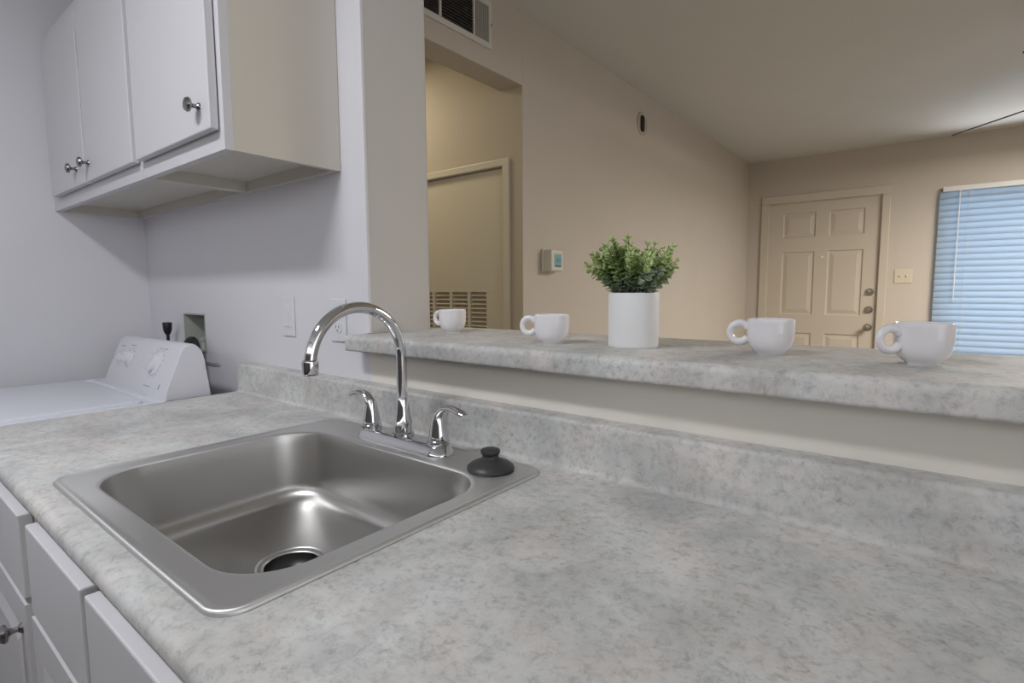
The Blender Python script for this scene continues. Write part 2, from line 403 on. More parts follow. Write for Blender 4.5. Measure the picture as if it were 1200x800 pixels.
# ------------------------------------------------------------------ hallway closet door with louvre grille
gcols = [(-1.821, -1.714), (-1.946, -1.839), (-2.072, -1.964), (-2.198, -2.091)]
bm = B(); wall_holes(bm, 'y', -2.415, -1.593, FL + 0.01, 0.562, YH + 0.012, YH + 0.05, [(a, b_, -0.42, -0.005) for a, b_ in gcols])
hd = struct('door_2', bm, hdoor_m); hd['label'] = 'plain cream hall closet door with louvred grille near its foot'
for a, b_ in gcols:
    bm = B(); zz = -0.014
    while zz > -0.415:
        v = [(YH + 0.014, zz - 0.010), (YH + 0.032, zz + 0.002), (YH + 0.033, zz + 0.0005), (YH + 0.015, zz - 0.0115)]
        prof_x(bm, v, a, b_); zz -= 0.0215
    box(bm, a, b_, YH + 0.046, YH + 0.049, -0.42, -0.005)
    obj('grille', bm, hdoor_m, hd)
bm = B(); tube(bm, [(-1.594, YH + 0.008, 0.38), (-1.594, YH + 0.008, 0.46)], 0.006, 10); obj('hinge', bm, brass, hd, True)
bm = B()
for (x0, x1, z0, z1) in ((-1.590, -1.551, FL, 0.568), (-2.460, -2.420, FL, 0.568), (-2.460, -1.551, 0.568, 0.600)):
    box(bm, x0, x1, YH - 0.014, YH, z0, z1, 0.003)
struct('trim_3', bm, hdoor_m)

# ------------------------------------------------------------------ small fixtures on the living room walls
vt = thing('air_register', 'white air register with dark horizontal louvres, high over the hallway opening', 'air vent', (XW, 1.545, 0.974))
vx = XW + 0.010
bm = B()
for (y0, y1, z0, z1) in ((1.350, 1.742, 0.974, 0.996), (1.350, 1.742, 1.134, 1.156), (1.350, 1.368, 0.99, 1.14), (1.724, 1.742, 0.99, 1.14), (1.448, 1.460, 0.99, 1.14), (1.632, 1.644, 0.99, 1.14)):
    box(bm, XW, vx, y0, y1, z0, z1, 0.002)
obj('frame', bm, ventm, vt)
bm = B(); box(bm, XW + 0.0005, XW + 0.0015, 1.362, 1.73, 0.99, 1.14); obj('backing', bm, darkv, vt)
bm = B()
for i in range(13):
    zz = 1.0 + i * 0.0112
    box(bm, XW + 0.002, XW + 0.0085, 1.460, 1.632, zz, zz + 0.0022)
obj('louvre', bm, ventd, vt)
bm = B()
for i in range(9):
    yy = 1.649 + i * 0.0088; box(bm, XW + 0.002, XW + 0.009, yy, yy + 0.0058, 0.996, 1.134)
obj('side_louvre', bm, mat('vent_grey_blades', (0.36, 0.35, 0.31), 0.5), vt)
bm = B()
for i in range(9):
    yy = 1.371 + i * 0.0088; box(bm, XW + 0.002, XW + 0.009, yy, yy + 0.0025, 0.996, 1.134)
obj('side_louvre', bm, ventd, vt)
bm = B(); box(bm, vx, vx + 0.012, 1.735, 1.742, 1.060, 1.072, 0.002); obj('damper_lever', bm, ventm, vt)

th_ = thing('thermostat', 'small beige box thermostat with blue-green screen on the living room wall', 'thermostat', (XW, 2.155, 0.09))
bm = B(); box(bm, XW, XW + 0.012, 2.098, 2.216, 0.087, 0.197, 0.004); obj('wall_plate', bm, thermo, th_)
bm = B(); box(bm, XW + 0.008, XW + 0.056, 2.106, 2.208, 0.092, 0.192, 0.006, 3); obj('housing', bm, thermo, th_)
bm = B(); box(bm, XW + 0.0555, XW + 0.0575, 2.130, 2.190, 0.110, 0.172, 0.001); sc = obj('screen', bm, lcd, th_)
bm = B()
box(bm, XW + 0.057, XW + 0.0582, 2.138, 2.184, 0.112, 0.120)
for j, yy in enumerate((2.146, 2.164)):
    for (a, b_, c, d) in ((0, .011, .018, .020), (0, .011, .009, .011), (0, .011, 0, .002), (.009, .011, 0, .020), (0, .002, 0, .010)):
        box(bm, XW + 0.057, XW + 0.0580, yy + a, yy + b_, 0.134 + c, 0.134 + d)
obj('screen_digits', bm, lcdd, sc)

sp = thing('sidewall_sprinkler', 'round beige wall fixture with a dark upright slot, high on the living room wall', 'sprinkler', (XW, 3.172, 0.957))
bm = B(); lathe(bm, [(0.070, 0), (0.070, 0.004), (0.062, 0.009), (0.052, 0.006), (0.048, 0.003), (0.0, 0.003)], (XW, 3.172, 1.017), (1, 0, 0), 32); obj('escutcheon', bm, mat('sprinkler_beige', (0.46, 0.42, 0.36), 0.5), sp, True)
bm = B()
L = [[(XW + h, 3.172 + x, 1.017 + y) for x, y in rrect(-0.022, 0.022, -0.048, 0.048, 0.0215, 6)] for h in (0.0031, 0.010)]
loft(bm, L, True, True); obj('dark_opening', bm, darkv, sp)  # solid dark capsule stands in for the shaded opening

def plate(name, label, cat, axis, cx, cz, wd, ht, m, kind, at):
    """wall plate. axis '-y' on a wall facing -y at y=at"""
    t = thing(name, label, cat, (cx, at, cz - ht / 2))
    bm = B(); box(bm, cx - wd / 2, cx + wd / 2, at - 0.006, at, cz - ht / 2, cz + ht / 2, 0.003, 3); obj('face_plate', bm, m, t)
    if kind == 'rocker':
        bm = B(); box(bm, cx - 0.018, cx + 0.018, at - 0.0075, at - 0.005, cz - 0.034, cz + 0.034, 0.001); box(bm, cx - 0.015, cx + 0.015, at - 0.010, at - 0.006, cz - 0.030, cz + 0.030, 0.002); obj('rocker', bm, m, t)
    if kind == 'toggle2':
        for s in (-1, 1):
            bm = B(); box(bm, cx + s * 0.023 - 0.006, cx + s * 0.023 + 0.006, at - 0.0075, at - 0.005, cz - 0.013, cz + 0.013, 0.001); box(bm, cx + s * 0.023 - 0.004, cx + s * 0.023 + 0.004, at - 0.018, at - 0.006, cz + 0.0, cz + 0.009, 0.002); obj('toggle', bm, m, t)
    if kind == 'outlet':
        for s in (-1, 1):
            bm = B()
            loft(bm, [[(cx + x, at - h, cz + s * 0.0195 + y) for x, y in rrect(-0.017, 0.017, -0.0145, 0.0145, 0.010, 5)] for h in (0.005, 0.0078)], False, True)
            o = obj('receptacle', bm, m, t)
            bm = B()
            for dx in (-0.0065, 0.0065): box(bm, cx + dx - 0.001, cx + dx + 0.001, at - 0.0081, at - 0.0077, cz + s * 0.0195 - 0.002, cz + s * 0.0195 + 0.006)
            box(bm, cx - 0.002, cx + 0.002, at - 0.0081, at - 0.0077, cz + s * 0.0195 - 0.010, cz + s * 0.0195 - 0.006)
            obj('slots', bm, darkv, o)
    for s in (-1, 1):
        bm = B(); lathe(bm, [(0.0028, 0.0), (0.0025, 0.0008), (0, 0.001)], (cx, at - 0.006, cz + s * (ht / 2 - 0.010)), (0, -1, 0), 10)
        obj('screw', bm, m, t, True)
    return t
plate('light_switch', 'white single rocker light switch on the kitchen wall between washer and faucet', 'light switch', 'y', -1.506, -0.072, 0.066, 0.118, platem, 'rocker', W)
plate('power_outlet', 'white power outlet on the kitchen wall, seen through the faucet arch', 'outlet', 'y', -1.253, -0.076, 0.070, 0.115, platem, 'outlet', W)
plate('light_switch', 'almond double light switch plate between the entry door and the blinds', 'light switch', 'y', -0.231, 0.104, 0.124, 0.118, almond, 'toggle2', YF)

# ceiling fan (one blade reaches into view)
hub = Vector((0.555, 3.94, 0.985))
fan = thing('ceiling_fan', 'ceiling fan with dark thin blades, one blade tip showing at upper right', 'ceiling fan', (hub.x, hub.y, 0.93))
bm = B(); lathe(bm, [(0, -0.055), (0.06, -0.05), (0.095, -0.02), (0.095, 0.05), (0.06, 0.08), (0.015, 0.085), (0.015, 0.17), (0.06, 0.19), (0.065, 0.215), (0, 0.215)], hub, (0, 0, 1), 32); obj('motor', bm, fanm, fan, True)
base_ang = math.atan2(4.559 - hub.y, 0.043 - hub.x)
for i in range(3):
    a = base_ang + i * 2 * PI / 3; bm = B()
    box(bm, 0.14, 0.80, -0.062, 0.062, -0.0035, 0.0035)
    for v in bm.verts:
        if v.co.x < 0.2: v.co.y *= 0.75
    bmesh.ops.bevel(bm, geom=[e for e in bm.edges if abs(e.verts[0].co.z - e.verts[1].co.z) > 0.003], offset=0.03, segments=5, affect='EDGES')
    box(bm, 0.08, 0.20, -0.012, 0.012, -0.002, 0.005)
    bmesh.ops.rotate(bm, verts=bm.verts, cent=(0, 0, 0), matrix=Matrix.Rotation(math.radians(-17.5), 3, 'X'))
    bmesh.ops.rotate(bm, verts=bm.verts, cent=(0, 0, 0), matrix=Matrix.Rotation(a, 3, 'Z'))
    bmesh.ops.translate(bm, verts=bm.verts, vec=hub + Vector((0, 0, 0.0)))
    obj('blade', bm, fanm, fan)

# ------------------------------------------------------------------ cabinets
CT = -0.32
def slab_front(x0, x1, y0, y1, z0, z1, panel=False, e=0.0025):
    bm = B()
    if not panel: box(bm, x0, x1, y0, y1, z0, z1, e, 2)
    else:
        s = 0.055
        paneled_slab(bm, x0, x1, z0, z1, y0, y1, [(x0 + s, x1 - s, z0 + s, z1 - s)])
    return bm
def cab_knob(x, y, z, parent):
    bm = B(); lathe(bm, [(0.009, 0.0), (0.008, 0.003), (0.0045, 0.006), (0.0045, 0.013), (0.007, 0.017), (0.0145, 0.020), (0.0155, 0.0235), (0.013, 0.028), (0.006, 0.0305), (0, 0.031)], (x, y, z), (0, -1, 0), 28)
    obj('knob', bm, nickel, parent, True)
def upper_cabinet(name, label, x0, x1, doors, z0=0.308, z1=0.927):
    yf, yb = 0.552, W
    t = thing(name, label, 'cabinet', ((x0 + x1) / 2, (yf + yb) / 2, z0), 'white wall cabinets')
    bm = B(); fr = yf + 0.019
    for a, b_ in ((x0, x0 + 0.016), (x1 - 0.016, x1)): box(bm, a, b_, fr, yb - 0.001, z0, z1, 0.0008, 1)
    box(bm, x0 + 0.016, x1 - 0.016, fr, yb - 0.001, z0 + 0.03, z0 + 0.042)
    box(bm, x0 + 0.016, x1 - 0.016, fr, yb - 0.001, z1 - 0.016, z1)
    box(bm, x0 + 0.016, x1 - 0.016, yb - 0.02, yb - 0.001, z0, z0 + 0.03)
    box(bm, x0 + 0.016, x1 - 0.016, yb - 0.007, yb - 0.002, z0 + 0.042, z1 - 0.016)
    obj('body', bm, cabside, t)
    bm = B(); fx = [x0, x0 + 0.04]
    holes = []
    n = len(doors)
    for i, (a, b_, kx) in enumerate(doors): holes.append((a + 0.02, b_ - 0.02, z0 + 0.06, z1 - 0.07))
    wall_holes(bm, 'y', x0, x1, z0, z1, yf, fr, holes); obj('face_frame', bm, cabw, t)
    for (a, b_, kx) in doors:
        d = obj('door', slab_front(a, b_, yf - 0.0215, yf - 0.0025, z0 + 0.042, z1 - 0.055), cabw, t)
        cab_knob(kx, yf - 0.0215, z0 + 0.042 + 0.053, d)
    return t
upper_cabinet('wall_cabinet', 'white two-door wall cabinet above the washer, against the left wall', XL + 0.001, -1.7075, [(-2.560, -2.151, -2.232), (-2.133, -1.722, -2.100)])
upper_cabinet('wall_cabinet', 'white single-door wall cabinet nearest the serving opening, its cream side showing', -1.7065, -1.222, [(-1.692, -1.240, -1.288)])

def base_cabinet(name, label, x0, x1, fronts, doors, knobs=(), notch=(0, 0)):
    yf, yb, zt, zb = 0.176, 0.80, -0.348, FL
    t = thing(name, label, 'cabinet', ((x0 + x1) / 2, 0.48, zb), 'white base cabinets under the counter')
    bm = B()
    for a, b_, nt_ in ((x0, x0 + 0.016, notch[0]), (x1 - 0.016, x1, notch[1])): box(bm, a, b_, yf + 0.019, yb, zb, -0.52 if nt_ else zt)
    box(bm, x0 + 0.016, x1 - 0.016, yf + 0.06, yb, zb + 0.10, zb + 0.116)
    box(bm, x0 + 0.016, x1 - 0.016, yb - 0.006, yb, zb, zt)
    box(bm, x0 + 0.016, x1 - 0.016, yf + 0.06, yf + 0.072, zb, zb + 0.10)
    obj('body', bm, cabw, t)
    bm = B(); holes = [(a + 0.02, b_ - 0.02, -0.475, -0.375) for a, b_ in fronts] + [(a + 0.02, b_ - 0.02, FL + 0.15, -0.515) for a, b_ in doors]
    wall_holes(bm, 'y', x0, x1, zb + 0.10, zt, yf, yf + 0.019, holes); obj('face_frame', bm, cabside, t)
    for a, b_ in fronts: obj('drawer_front', slab_front(a, b_, yf - 0.0205, yf - 0.0005, -0.492, -0.351), cabw, t)
    ds = [obj('door', slab_front(a, b_, yf - 0.0205, yf - 0.0005, FL + 0.125, -0.502, True), cabw, t) for a, b_ in doors]
    for i, kx in knobs: cab_knob(kx, yf - 0.0205, -0.555, ds[i])
    return t
base_cabinet('base_cabinet', 'white base cabinet beside the washer, its door with a round nickel knob', -1.755, -1.0995, [(-1.735, -1.128)], [(-1.735, -1.1285)], [(0, -1.168)], (0, 1))
base_cabinet('base_cabinet', 'white sink base cabinet with two false drawer fronts under the sink', -1.0985, -0.4415, [(-1.072, -0.782), (-0.762, -0.470)], [(-1.082, -0.778), (-0.758, -0.460)], (), (1, 0))
base_cabinet('base_cabinet', 'white base cabinet under the counter, right of the sink cabinet', -0.4405, 0.45, [(-0.42, -0.01), (0.01, 0.43)], [(-0.42, -0.01), (0.01, 0.43)], [(0, -0.05), (1, 0.05)])

# ------------------------------------------------------------------ countertop with integral backsplash
XC0, XC1 = -1.765, 1.30; YB = 0.797
def arc(cy, cz, r, a0, a1, n): return [(cy + r * math.cos(math.radians(a0 + (a1 - a0) * i / n)), cz + r * math.sin(math.radians(a0 + (a1 - a0) * i / n))) for i in range(n + 1)]
yfr = 0.166; zb_ = -0.346
front = [(0.24, zb_ + 0.004), (0.20, zb_)] + arc(yfr + 0.008, zb_ + 0.008, 0.008, -90, -180, 4) + arc(yfr + 0.014, CT - 0.014, 0.014, 180, 90, 8)
back = [(YB - 0.010, CT)] + arc(YB - 0.010, CT + 0.010, 0.010, -90, 0, 5) + arc(YB + 0.008, -0.229 - 0.008, 0.008, 180, 90, 5) + [(W - 0.001, -0.229), (W - 0.001, zb_)]
hx0, hx1, hy0, hy1 = -1.150, -0.550, 0.235, 0.690
bm = B()
full = front + back + [(0.24, zb_)]
prof_x(bm, front + back, XC0, hx0, True, False); prof_x(bm, front + back, hx1, XC1, False, True)
prof_x(bm, front[1:] + [(hy0, CT), (hy0, zb_)], hx0, hx1, False, False)
prof_x(bm, [(hy1, zb_), (hy1, CT)] + back, hx0, hx1, False, False)
for hx in (hx0, hx1): bm.faces.new([bm.verts.new((hx, y, z_)) for y, z_ in ((hy0, zb_), (hy1, zb_), (hy1, CT), (hy0, CT))])
bmesh.ops.remove_doubles(bm, verts=bm.verts, dist=1e-5)
ct = obj('countertop', bm, lam, None, True, 'long grey stone-look laminate countertop with raised backsplash, holding the sink', 'countertop')

# bar ledge on the half wall
bm = B()
Lf, LB, LT, LBt = 0.778, 1.165, -0.107, -0.146
pr = arc(Lf + 0.006, LBt + 0.006, 0.006, -90, -180, 3) + arc(Lf + 0.013, LT - 0.013, 0.013, 180, 90, 8) + arc(LB - 0.012, LT - 0.012, 0.012, 90, 0, 6) + [(LB, LBt)]
prof_x(bm, pr, XJ + 0.005, 1.75)
bmesh.ops.remove_doubles(bm, verts=bm.verts, dist=1e-5); nf = len(bm.faces)
# horn that laps in front of the kitchen wall
hp = []
zs_ = [(p[0], p[1]) for p in arc(Lf + 0.006, LBt + 0.006, 0.006, -90, -180, 3) + arc(Lf + 0.013, LT - 0.013, 0.013, 180, 90, 8)] + [(W - 0.002, LT), (W - 0.002, LBt)]
prof_x(bm, zs_, XJ - 0.012, XJ + 0.0049, False, True)
loops = []
for i in range(6):
    a = i / 5 * PI / 2; s = 0.015 * math.sin(a); ins = 0.015 * (1 - math.cos(a))
    loops.append([(XJ - 0.012 - s, min(max(y, Lf + ins), W - 0.002), min(max(z_, LBt + ins * 0.5), LT - ins * 0.6)) for y, z_ in zs_])
loft(bm, loops, False, True)
# small rounded end facing the living room side, wraps the wall end
prof_x(bm, [(WB + 0.002, LBt), (WB + 0.002, LT)] + arc(LB - 0.012, LT - 0.012, 0.012, 90, 0, 6) + [(LB, LBt)], XJ - 0.03, XJ + 0.0048)
obj('bar_ledge', bm, lam, None, True, 'raised grey stone-look laminate bar ledge on the half wall, carrying cups and plant', 'bar ledge')

# ------------------------------------------------------------------ sink
sk = thing('kitchen_sink', 'single-bowl brushed stainless steel drop-in sink set in the grey counter', 'sink', (-0.85, 0.4835, CT))
def L3(x0, x1, y0, y1, r, z): return [(x, y, z) for x, y in rrect(x0, x1, y0, y1, r, 10)]
bm = B(); ox0, ox1, oy0, oy1 = -1.173, -0.527, 0.205, 0.763
def off(d, z, r=0.035): return L3(ox0 + d, ox1 - d, oy0 + d, oy1 - d, max(0.004, r - d), z)
bx0, bx1, by0, by1 = -1.133, -0.567, 0.248, 0.662
def bo(d, z, r=0.085): return L3(bx0 + d, bx1 - d, by0 + d, by1 - d, max(0.02, r - d * 0.3), z)
loops = [off(0.0, CT + 0.0003), off(0.0003, CT + 0.0035), off(0.0022, CT + 0.0058), off(0.0045, CT + 0.0064), off(0.007, CT + 0.0058), off(0.010, CT + 0.0045), off(0.014, CT + 0.0042),
         bo(-0.006, CT + 0.0042), bo(-0.002, CT + 0.0036), bo(0.0005, CT + 0.0015), bo(0.0015, CT - 0.003), bo(0.004, CT - 0.02), bo(0.010, CT - 0.07), bo(0.016, CT - 0.105)]
for i in range(1, 8):
    a = i / 7 * PI / 2; loops.append(bo(0.016 + 0.036 * (1 - math.cos(a)), CT - 0.105 - 0.036 * math.sin(a), 0.085))
dcx, dcy = -0.85, 0.458
def circ(r, z, cx=dcx, cy=dcy): return [(x, y, z) for x, y in rrect(cx - r, cx + r, cy - r, cy + r, r * 0.9999, 10)]
def lerp(A, C, t, z): return [(a[0] + (c[0] - a[0]) * t, a[1] + (c[1] - a[1]) * t, z) for a, c in zip(A, C)]
fl = loops[-1]; c1 = circ(0.058, CT - 0.1455)
loops += [lerp(fl, c1, 0.35, CT - 0.1425), lerp(fl, c1, 0.7, CT - 0.144), c1, circ(0.0565, CT - 0.1470), circ(0.054, CT - 0.1480)]
loft(bm, loops[9:]); obj('basin', bm, steel, sk, True)
bm = B(); loft(bm, loops[:10]); obj('rim', bm, steel_rim_lit, sk, True)
bm = B()
lathe(bm, [(0.054, -0.1476), (0.050, -0.1462), (0.047, -0.1470), (0.045, -0.149)], (dcx, dcy, CT), (0, 0, 1), 40)
obj('drain_flange', bm, steel, sk, True)
bm = B(); lathe(bm, [(0.0449, -0.1492), (0.043, -0.160), (0.036, -0.170), (0.022, -0.176), (0.0, -0.177)], (dcx, dcy, CT), (0, 0, 1), 40)
dr = obj('drain', bm, drain_m, sk, True)
bm = B(); lathe(bm, [(0.0, -0.1755), (0.020, -0.1745), (0.020, -0.1735), (0.0, -0.172)], (dcx, dcy, CT), (0, 0, 1), 30)
for i in range(10):
    a = 2 * PI * i / 10; box(bm, dcx + 0.027 * math.cos(a) - 0.002, dcx + 0.027 * math.cos(a) + 0.002, dcy + 0.027 * math.sin(a) - 0.002, dcy + 0.027 * math.sin(a) + 0.002, CT - 0.176, CT - 0.1722)
obj('strainer', bm, blackp, dr)

# ------------------------------------------------------------------ faucet
fx, fy, fz = -0.850, 0.711, CT + 0.0043
fa = thing('kitchen_faucet', 'chrome two-handle gooseneck faucet mounted behind the sink bowl', 'faucet', (fx, fy, fz))
bm = B()
def fl_(hx, hy, z): return [(x, y, z) for x, y in rrect(fx - hx, fx + hx, fy - hy, fy + hy, hy * 0.98, 10)]
loft(bm, [fl_(0.134, 0.030, fz), fl_(0.134, 0.030, fz + 0.004), fl_(0.131, 0.0275, fz + 0.008), fl_(0.127, 0.0235, fz + 0.018), fl_(0.124, 0.0205, fz + 0.0205), fl_(0.118, 0.014, fz + 0.0212)], True, True)
obj('deck_plate', bm, chrome, fa, True)
bm = B()
lathe(bm, [(0.022, 0.0), (0.022, 0.005), (0.0185, 0.008), (0.0175, 0.022), (0.0195, 0.027), (0.0175, 0.032), (0.0145, 0.050), (0.0118, 0.075), (0.0105, 0.078), (0, 0.078)], (fx, fy, fz + 0.0205), (0, 0, 1), 32)
obj('spout_base', bm, chrome, fa, True)
bm = B(); R_ = 0.1015; zc = -0.131; pts = [(fx, fy, z) for z in (-0.28, -0.24, -0.20, -0.16, -0.14)]
for i in range(33):
    a = PI * i / 32; pts.append((fx, fy - R_ + R_ * math.cos(a), zc + R_ * math.sin(a)))
tube(bm, pts, 0.0108, 20); obj('gooseneck_spout', bm, chrome, fa, True)
bm = B(); lathe(bm, [(0.0108, 0.004), (0.0135, 0.002), (0.0140, 0.0), (0.0140, -0.020), (0.0128, -0.023), (0.0115, -0.023), (0.0108, -0.012), (0, -0.012)], (fx, fy - 2 * R_, -0.122), (0, 0, 1), 28); obj('aerator', bm, chrome, fa, True)
for s in (-1, 1):
    hx = fx + s * 0.104; hb = fz + 0.020
    bm = B(); lathe(bm, [(0.0215, 0), (0.0225, 0.003), (0.0225, 0.0065), (0.020, 0.0085), (0.0195, 0.0095)], (hx, fy, hb), (0, 0, 1), 32)
    lathe(bm, [(0.0195, 0.0095), (0.0195, 0.013), (0.018, 0.022), (0.0145, 0.040), (0.0115, 0.054), (0.009, 0.062), (0.0, 0.066)], (hx, fy, hb), (0, 0, 1), 32)
    ho = obj('handle', bm, chrome, fa, True)
    bm = B(); P_ = []; Rr = []
    ctl = [(0.000, 0.040, 0.0125), (0.002, 0.052, 0.0122), (0.007, 0.063, 0.0115), (0.016, 0.0715, 0.0100), (0.028, 0.0765, 0.0088), (0.042, 0.0775, 0.0085), (0.056, 0.0750, 0.0090), (0.066, 0.0725, 0.0088), (0.0725, 0.0705, 0.0055)]
    ls = 0.86 if s < 0 else 1.14
    for d, z_, r in ctl: P_.append((hx + s * d * ls, fy - 0.010 * d / 0.07, hb + z_ - 0.05 * max(0, d - 0.01))); Rr.append(r)
    tube(bm, P_, Rr, 16, True, 0.62); obj('lever', bm, chrome, ho, True)

# stopper resting on the rear corner of the sink deck
bm = B()
lathe(bm, [(0, 0), (0.041, 0.0), (0.0425, 0.003), (0.0415, 0.0065), (0.034, 0.012), (0.021, 0.0175), (0.0150, 0.021), (0.0140, 0.026), (0.0165, 0.0285), (0.0178, 0.032), (0.0170, 0.0355), (0.0135, 0.0372), (0, 0.0375)], (-0.606, 0.703, CT + 0.0048), (0, 0, 1), 48)
obj('sink_stopper', bm, rubber, None, True, 'dark grey rubber sink stopper resting on the back right corner of the sink', 'sink stopper')

# ------------------------------------------------------------------ washer
wx0, wx1, wy0, wy1, wt = -2.500, -1.800, 0.055, 0.735, -0.325
ws = thing('washing_machine', 'white top-loading washing machine with slanted dial console beside the counter', 'washing machine', ((wx0 + wx1) / 2, 0.39, FL))
bm = B(); box(bm, wx0, wx1, wy0 + 0.008, wy1, FL + 0.02, wt - 0.022, 0.008, 2)
for sx in (wx0 + 0.05, wx1 - 0.05):
    for sy in (wy0 + 0.06, wy1 - 0.06): lathe(bm, [(0.02, 0), (0.02, 0.03)], (sx, sy, FL), (0, 0, 1), 12)
obj('cabinet_body', bm, appl, ws)
bm = B(); loft(bm, [[(x, y, z) for x, y in rrect(wx0 + d, wx1 - d, wy0 + d, wy1 - d, 0.02, 5)] for d, z in ((0.0, wt - 0.021), (0, wt - 0.008), (0.003, wt - 0.002), (0.009, wt))], True, False)
loft(bm, [[(x, y, z) for x, y in rrect(wx0 + d, wx1 - d, wy0 + d, wy1 - d - e, 0.02, 5)] for d, e, z in ((0.009, 0, wt), (0.020, 0.13, wt), (0.024, 0.13, wt - 0.005))], False, True)
obj('top_panel', bm, appl, ws, True)
bm = B(); loft(bm, [[(x, y, z) for x, y in rrect(wx0 + 0.035 + d, wx1 - 0.035 - d, wy0 + 0.03 + d, 0.555 - d, 0.025, 5)] for d, z in ((0.0, wt - 0.004), (0, wt + 0.002), (0.002, wt + 0.005), (0.008, wt + 0.0065))], True, True)
obj('lid', bm, appl, ws, True)
# console: side profile (y,z) swept along x
def cprof(ins):
    pts = [(0.596, -0.325), (0.598, -0.305), (0.649, -0.180), (0.655, -0.168), (0.664, -0.160), (0.676, -0.157), (0.690, -0.160), (0.702, -0.168), (0.711, -0.182), (0.717, -0.205), (0.731, -0.325)]
    cy, cz = 0.665, -0.24
    return [(cy + (y - cy) * (1 - ins), cz + (z_ - cz) * (1 - ins) if z_ > -0.32 else z_) for y, z_ in pts]
bm = B(); lo = []
cx0 = wx0 + 0.13
for x, ins in ((cx0, 0.10), (cx0 + 0.004, 0.03), (cx0 + 0.014, 0), (wx1 - 0.014, 0), (wx1 - 0.004, 0.03), (wx1, 0.07)):
    lo.append([(x, y, z_) for y, z_ in cprof(ins)])
loft(bm, lo, True, True); con = obj('console', bm, applp, ws, True)
nrm = Vector((0, -0.125, 0.051)).normalized(); nrm = Vector((0, -0.926, 0.378)); tang = Vector((0, 0.378, 0.926))
def onface(x, s, h=0.0):     # s: distance up the slanted face
    p = Vector((x, 0.598, -0.305)) + tang * s + nrm * h; return p
def dial(x, s, r, grip=True):
    bm = B(); c = onface(x, s)
    q = min(1, r / 0.034); lathe(bm, [(r, -0.002), (r, 0.003 * q), (r * 0.93, 0.006 * q), (r * 0.78, 0.007 * q), (r * 0.74, 0.014 * q), (r * 0.68, 0.018 * q), (0, 0.019 * q)], c, nrm, 36)
    d = obj('dial', bm, applp, con, True)
    if grip:
        bm = B(); L = []
        for h, k in ((0.016, 1.0), (0.027, 0.92), (0.030, 0.7)):
            ring = []
            for u, v in rrect(-r * 0.13 * k, r * 0.13 * k, -r * 0.72 * k, r * 0.72 * k, r * 0.12 * k, 4):
                a = math.radians(-25); uu = u * math.cos(a) - v * math.sin(a); vv = u * math.sin(a) + v * math.cos(a)
                p = c + Vector((1, 0, 0)) * uu + tang * vv + nrm * (h * q); ring.append(tuple(p))
            L.append(ring)
        loft(bm, L, False, True); obj('dial_grip', bm, applp, d, True)
    return c
def marks(x, s, r, n, a0=20, a1=340):
    bm = B()
    for i in range(n):
        a = math.radians(a0 + (a1 - a0) * i / (n - 1)); p = onface(x + r * math.sin(a), s - r * math.cos(a), 0.0)
        u = Vector((math.sin(a), 0, 0)) + tang * (-math.cos(a)); v = nrm.cross(u)
        q = [p + u * du + v * dv + nrm * 0.0006 for du, dv in ((-0.003, -0.0009), (0.003, -0.0009), (0.003, 0.0009), (-0.003, 0.0009))]
        q2 = [k - nrm * 0.002 for k in q]
        loft(bm, [[tuple(k) for k in q2], [tuple(k) for k in q]], True, True)
    obj('dial_marks', bm, greyp, con)
dial(-1.955, 0.086, 0.040); marks(-1.955, 0.086, 0.049, 16)
dial(-2.200, 0.086, 0.027); marks(-2.200, 0.086, 0.034, 9)
dial(-2.285, 0.080, 0.019); marks(-2.285, 0.080, 0.026, 9)
def strip(x0, x1, s0, s1):
    bm = B()
    q = [onface(x0, s0, .0006), onface(x1, s0, .0006), onface(x1, s1, .0006), onface(x0, s1, .0006)]
    loft(bm, [[tuple(k - nrm * .002) for k in q], [tuple(k) for k in q]], True, True); obj('printed_mark', bm, greyp, con)
strip(-1.99, -1.935, 0.009, 0.0115); strip(-1.868, -1.862, 0.008, 0.024); strip(-1.93, -1.90, 0.134, 0.1365); strip(-2.32, -2.28, 0.122, 0.1245); strip(-2.225, -2.18, 0.130, 0.1325)

# recessed laundry box, hoses
lb = thing('laundry_box', 'recessed plastic laundry outlet box in the wall behind the washer', 'outlet box', (-2.1875, W + 0.04, -0.225))
bm = B(); x0, x1, z0, z1 = -2.282, -2.093, -0.224, -0.080
for q in ((x0, x0 + 0.004, z0, z1), (x1 - 0.004, x1, z0, z1), (x0, x1, z0, z0 + 0.004), (x0, x1, z1 - 0.004, z1)): box(bm, q[0], q[1], W - 0.001, W + 0.088, q[2], q[3])
box(bm, x0, x1, W + 0.084, W + 0.088, z0, z1); obj('box_shell', bm, boxw, lb)
for xx in (-2.235, -2.16):
    bm = B(); lathe(bm, [(0.010, 0), (0.010, 0.03), (0.014, 0.032), (0.014, 0.045), (0, 0.046)], (xx, W + 0.05, z0 + 0.004), (0, 0, 1), 14)
    obj('valve', bm, boxw, lb, True)
bm = B()
P_ = []
for i in range(25):
    t_ = i / 24; a = PI * t_
    P_.append((-2.14 + 0.045 - 0.045 * math.cos(a), 0.79 + 0.028 * math.cos(a), -0.232 + 0.055 * math.sin(a)))
P_ += [(-2.05, 0.762, -0.30), (-2.05, 0.762, -0.45), (-2.06, 0.762, -0.9)]
P_ = [(-2.14, 0.82, -0.32)] + P_
tube(bm, P_, 0.020, 14)
obj('drain_hose', bm, blackp, None, True, 'thick black drain hose curving behind the washer console, in front of the wall box', 'hose')
bm = B(); lathe(bm, [(0, 0), (0.008, 0.002), (0.012, 0.01), (0.015, 0.02), (0.0165, 0.044), (0.015, 0.049), (0, 0.050)], (-2.322, 0.795, -0.163), (0, 0, 1), 20)
